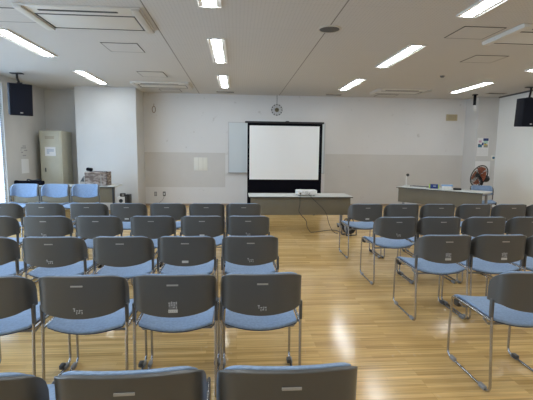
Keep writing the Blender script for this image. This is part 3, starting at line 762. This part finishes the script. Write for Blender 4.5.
def air_con(label, x0, x1, y0, y1):
    t = thing('ceiling_air_conditioner', label, 'air conditioner', ((x0+x1)/2, (y0+y1)/2, H), 0, 'ceiling air conditioners')
    w, d = (x1-x0)/2, (y1-y0)/2
    MB().bx(-w, w, -d, d, -0.022, 0, 0.004).build('panel', M['acwhite'], t)
    for sx, m_ in ((-1, 'acwhite'), (1, 'accap')):
        xa = w-0.055
        MB().bx(sx*xa-0.05, sx*xa+0.05, -d-0.01, d, -0.05, -0.02, 0.012).build('end_bar', M[m_], t)
    g_ = MB().bx(-w+0.14, w-0.14, -d+0.27, d-0.06, -0.0235, -0.02, 0.001).build('intake_grille', M['acwhite'], t)
    k = MB(); k.bx(-w+0.12, w-0.12, -d+0.245, -d+0.272, -0.026, -0.02); k.bx(-w+0.12, w-0.12, d-0.062, d-0.035, -0.026, -0.02)
    k.bx(-w+0.12, -w+0.135, -d+0.25, d-0.04, -0.026, -0.02); k.bx(w-0.135, w-0.12, -d+0.25, d-0.04, -0.026, -0.02)
    k.build('grille_gap', M['slot'], t)
    MB().bx(-w+0.22, w-0.28, -d+0.105, -d+0.145, -0.027, -0.02).build('louver_slot', M['slot'], t)
    return t
air_con('flat ceiling air conditioner at upper left, above the left chairs', -2.47, -1.09, 4.80, 5.64)
air_con('ceiling air conditioner cut by the right edge of the photo', 3.48, 4.86, 4.85, 5.69)
air_con('far ceiling air conditioner before the white left pillar', -2.47, -1.10, 9.65, 10.38)
air_con('far ceiling air conditioner near the right end of the back wall', 3.45, 4.80, 9.80, 10.50)
def hatch(label, x0, x1, y0, y1):
    t = thing('ceiling_hatch', label, 'hatch', ((x0+x1)/2, (y0+y1)/2, H), 0, 'ceiling access hatches')
    w, d, e = (x1-x0)/2, (y1-y0)/2, 0.011
    MB().bx(-w+e, w-e, -d+e, d-e, -0.006, 0).build('lid', M['ceiling'], t)
    f = MB(); f.bx(-w, w, -d, -d+e, -0.007, 0).bx(-w, w, d-e, d, -0.007, 0).bx(-w, -w+e, -d, d, -0.007, 0).bx(w-e, w, -d, d, -0.007, 0)
    f.build('frame', M['joint'], t)
hatch('square ceiling hatch just behind the near left air conditioner', -2.03, -1.49, 6.33, 6.86)
hatch('square ceiling hatch before the far left air conditioner', -2.02, -1.49, 8.45, 9.0)
hatch('ceiling hatch between the air conditioner and the lamp at upper right', 2.84, 3.39, 5.03, 5.54)
hatch('square ceiling hatch behind the right-hand air conditioner', 3.84, 4.39, 6.40, 6.89)
hatch('ceiling hatch touching the left side of the near left air conditioner', -3.05, -2.50, 4.96, 5.47)
hatch('narrow ceiling hatch close to the back wall, left of centre', -2.0, -1.47, 10.66, 11.1)
hatch('narrow ceiling hatch close to the back wall, far right', 3.79, 4.34, 10.75, 11.15)
def diffuser(label, x0, x1, y0, y1):
    t = thing('air_vent', label, 'vent', ((x0+x1)/2, (y0+y1)/2, H), 0, 'ceiling air vents')
    w, d = (x1-x0)/2, (y1-y0)/2
    MB().bx(-w, w, -d, d, -0.012, 0, 0.003).build('frame', M['accap'], t)
    k = MB()
    for i in range(3): k.bx(-w+0.02, w-0.02, -d+0.02+i*0.05, -d+0.045+i*0.05, -0.0145, -0.011)
    k.build('slots', M['slot'], t)
diffuser('slotted ceiling vent close to the back wall, left of the clock', -0.56, -0.07, 10.82, 11.02)
diffuser('slotted ceiling vent close to the back wall, right of the clock', 2.39, 2.84, 10.9, 11.1)
diffuser('slotted ceiling vent in the right back corner by the pillar', 6.45, 6.95, 10.05, 10.25)
t = thing('ceiling_speaker', 'round grey speaker grille set in the ceiling', 'speaker', (1.19, 5.325, H), 0)
MB().lathe([(0, -0.012), (0.125, -0.010), (0.138, -0.006), (0.145, 0), (0, 0)], (0, 0, 0), 36).build('grille', M['speakermesh'], t)
MB().lathe([(0.128, -0.0115), (0.14, -0.013), (0.15, -0.006), (0.152, 0), (0.128, 0)], (0, 0, 0), 36, cap=False).build('rim', M['accap'], t)
t = thing('smoke_detector', 'small grey dot-like detector on the right side of the ceiling', 'detector', (4.16, 8.09, H))
MB().lathe([(0, -0.04), (0.03, -0.038), (0.045, -0.015), (0.05, 0), (0, 0)], (0, 0, 0), 18).build('dome', M['joint'], t)
MB().lathe([(0.05, -0.008), (0.06, -0.005), (0.06, 0), (0.05, 0)], (0, 0, 0), 18, cap=False).build('base', M['accap'], t)

# ------------------------------------------------------------------ camera, world, view
def cam():
    yaw, pitch, roll = math.radians(4.2625), math.radians(6.6553), math.radians(0.63)
    fwd = Vector((math.sin(yaw)*math.cos(pitch), math.cos(yaw)*math.cos(pitch), -math.sin(pitch)))
    right = Vector((math.cos(yaw), -math.sin(yaw), 0)); down = fwd.cross(right)
    r2 = right*math.cos(roll)-down*math.sin(roll); d2 = down*math.cos(roll)+right*math.sin(roll)
    c = bpy.data.cameras.new('camera'); c.sensor_width = 36; c.lens = 400/533*36; c.clip_start = 0.02
    o = bpy.data.objects.new('camera', c); COL.objects.link(o)
    R = Matrix((r2, -d2, -fwd)).transposed().to_4x4(); R.translation = Vector((0, 0, 1.5))
    o.matrix_world = R; sc.camera = o
cam()
w = bpy.data.worlds.new('world'); sc.world = w; w.use_nodes = True
w.node_tree.nodes['Background'].inputs[0].default_value = (0.6, 0.75, 1.0, 1)
w.node_tree.nodes['Background'].inputs[1].default_value = 0.5
vs = sc.view_settings; vs.view_transform = 'Standard'; vs.look = 'None'; vs.gamma = 1; vs.use_curve_mapping = False
vs.exposure = 0.41
sc.cycles.use_denoising = True
sc.cycles.max_bounces = 10; sc.cycles.diffuse_bounces = 6
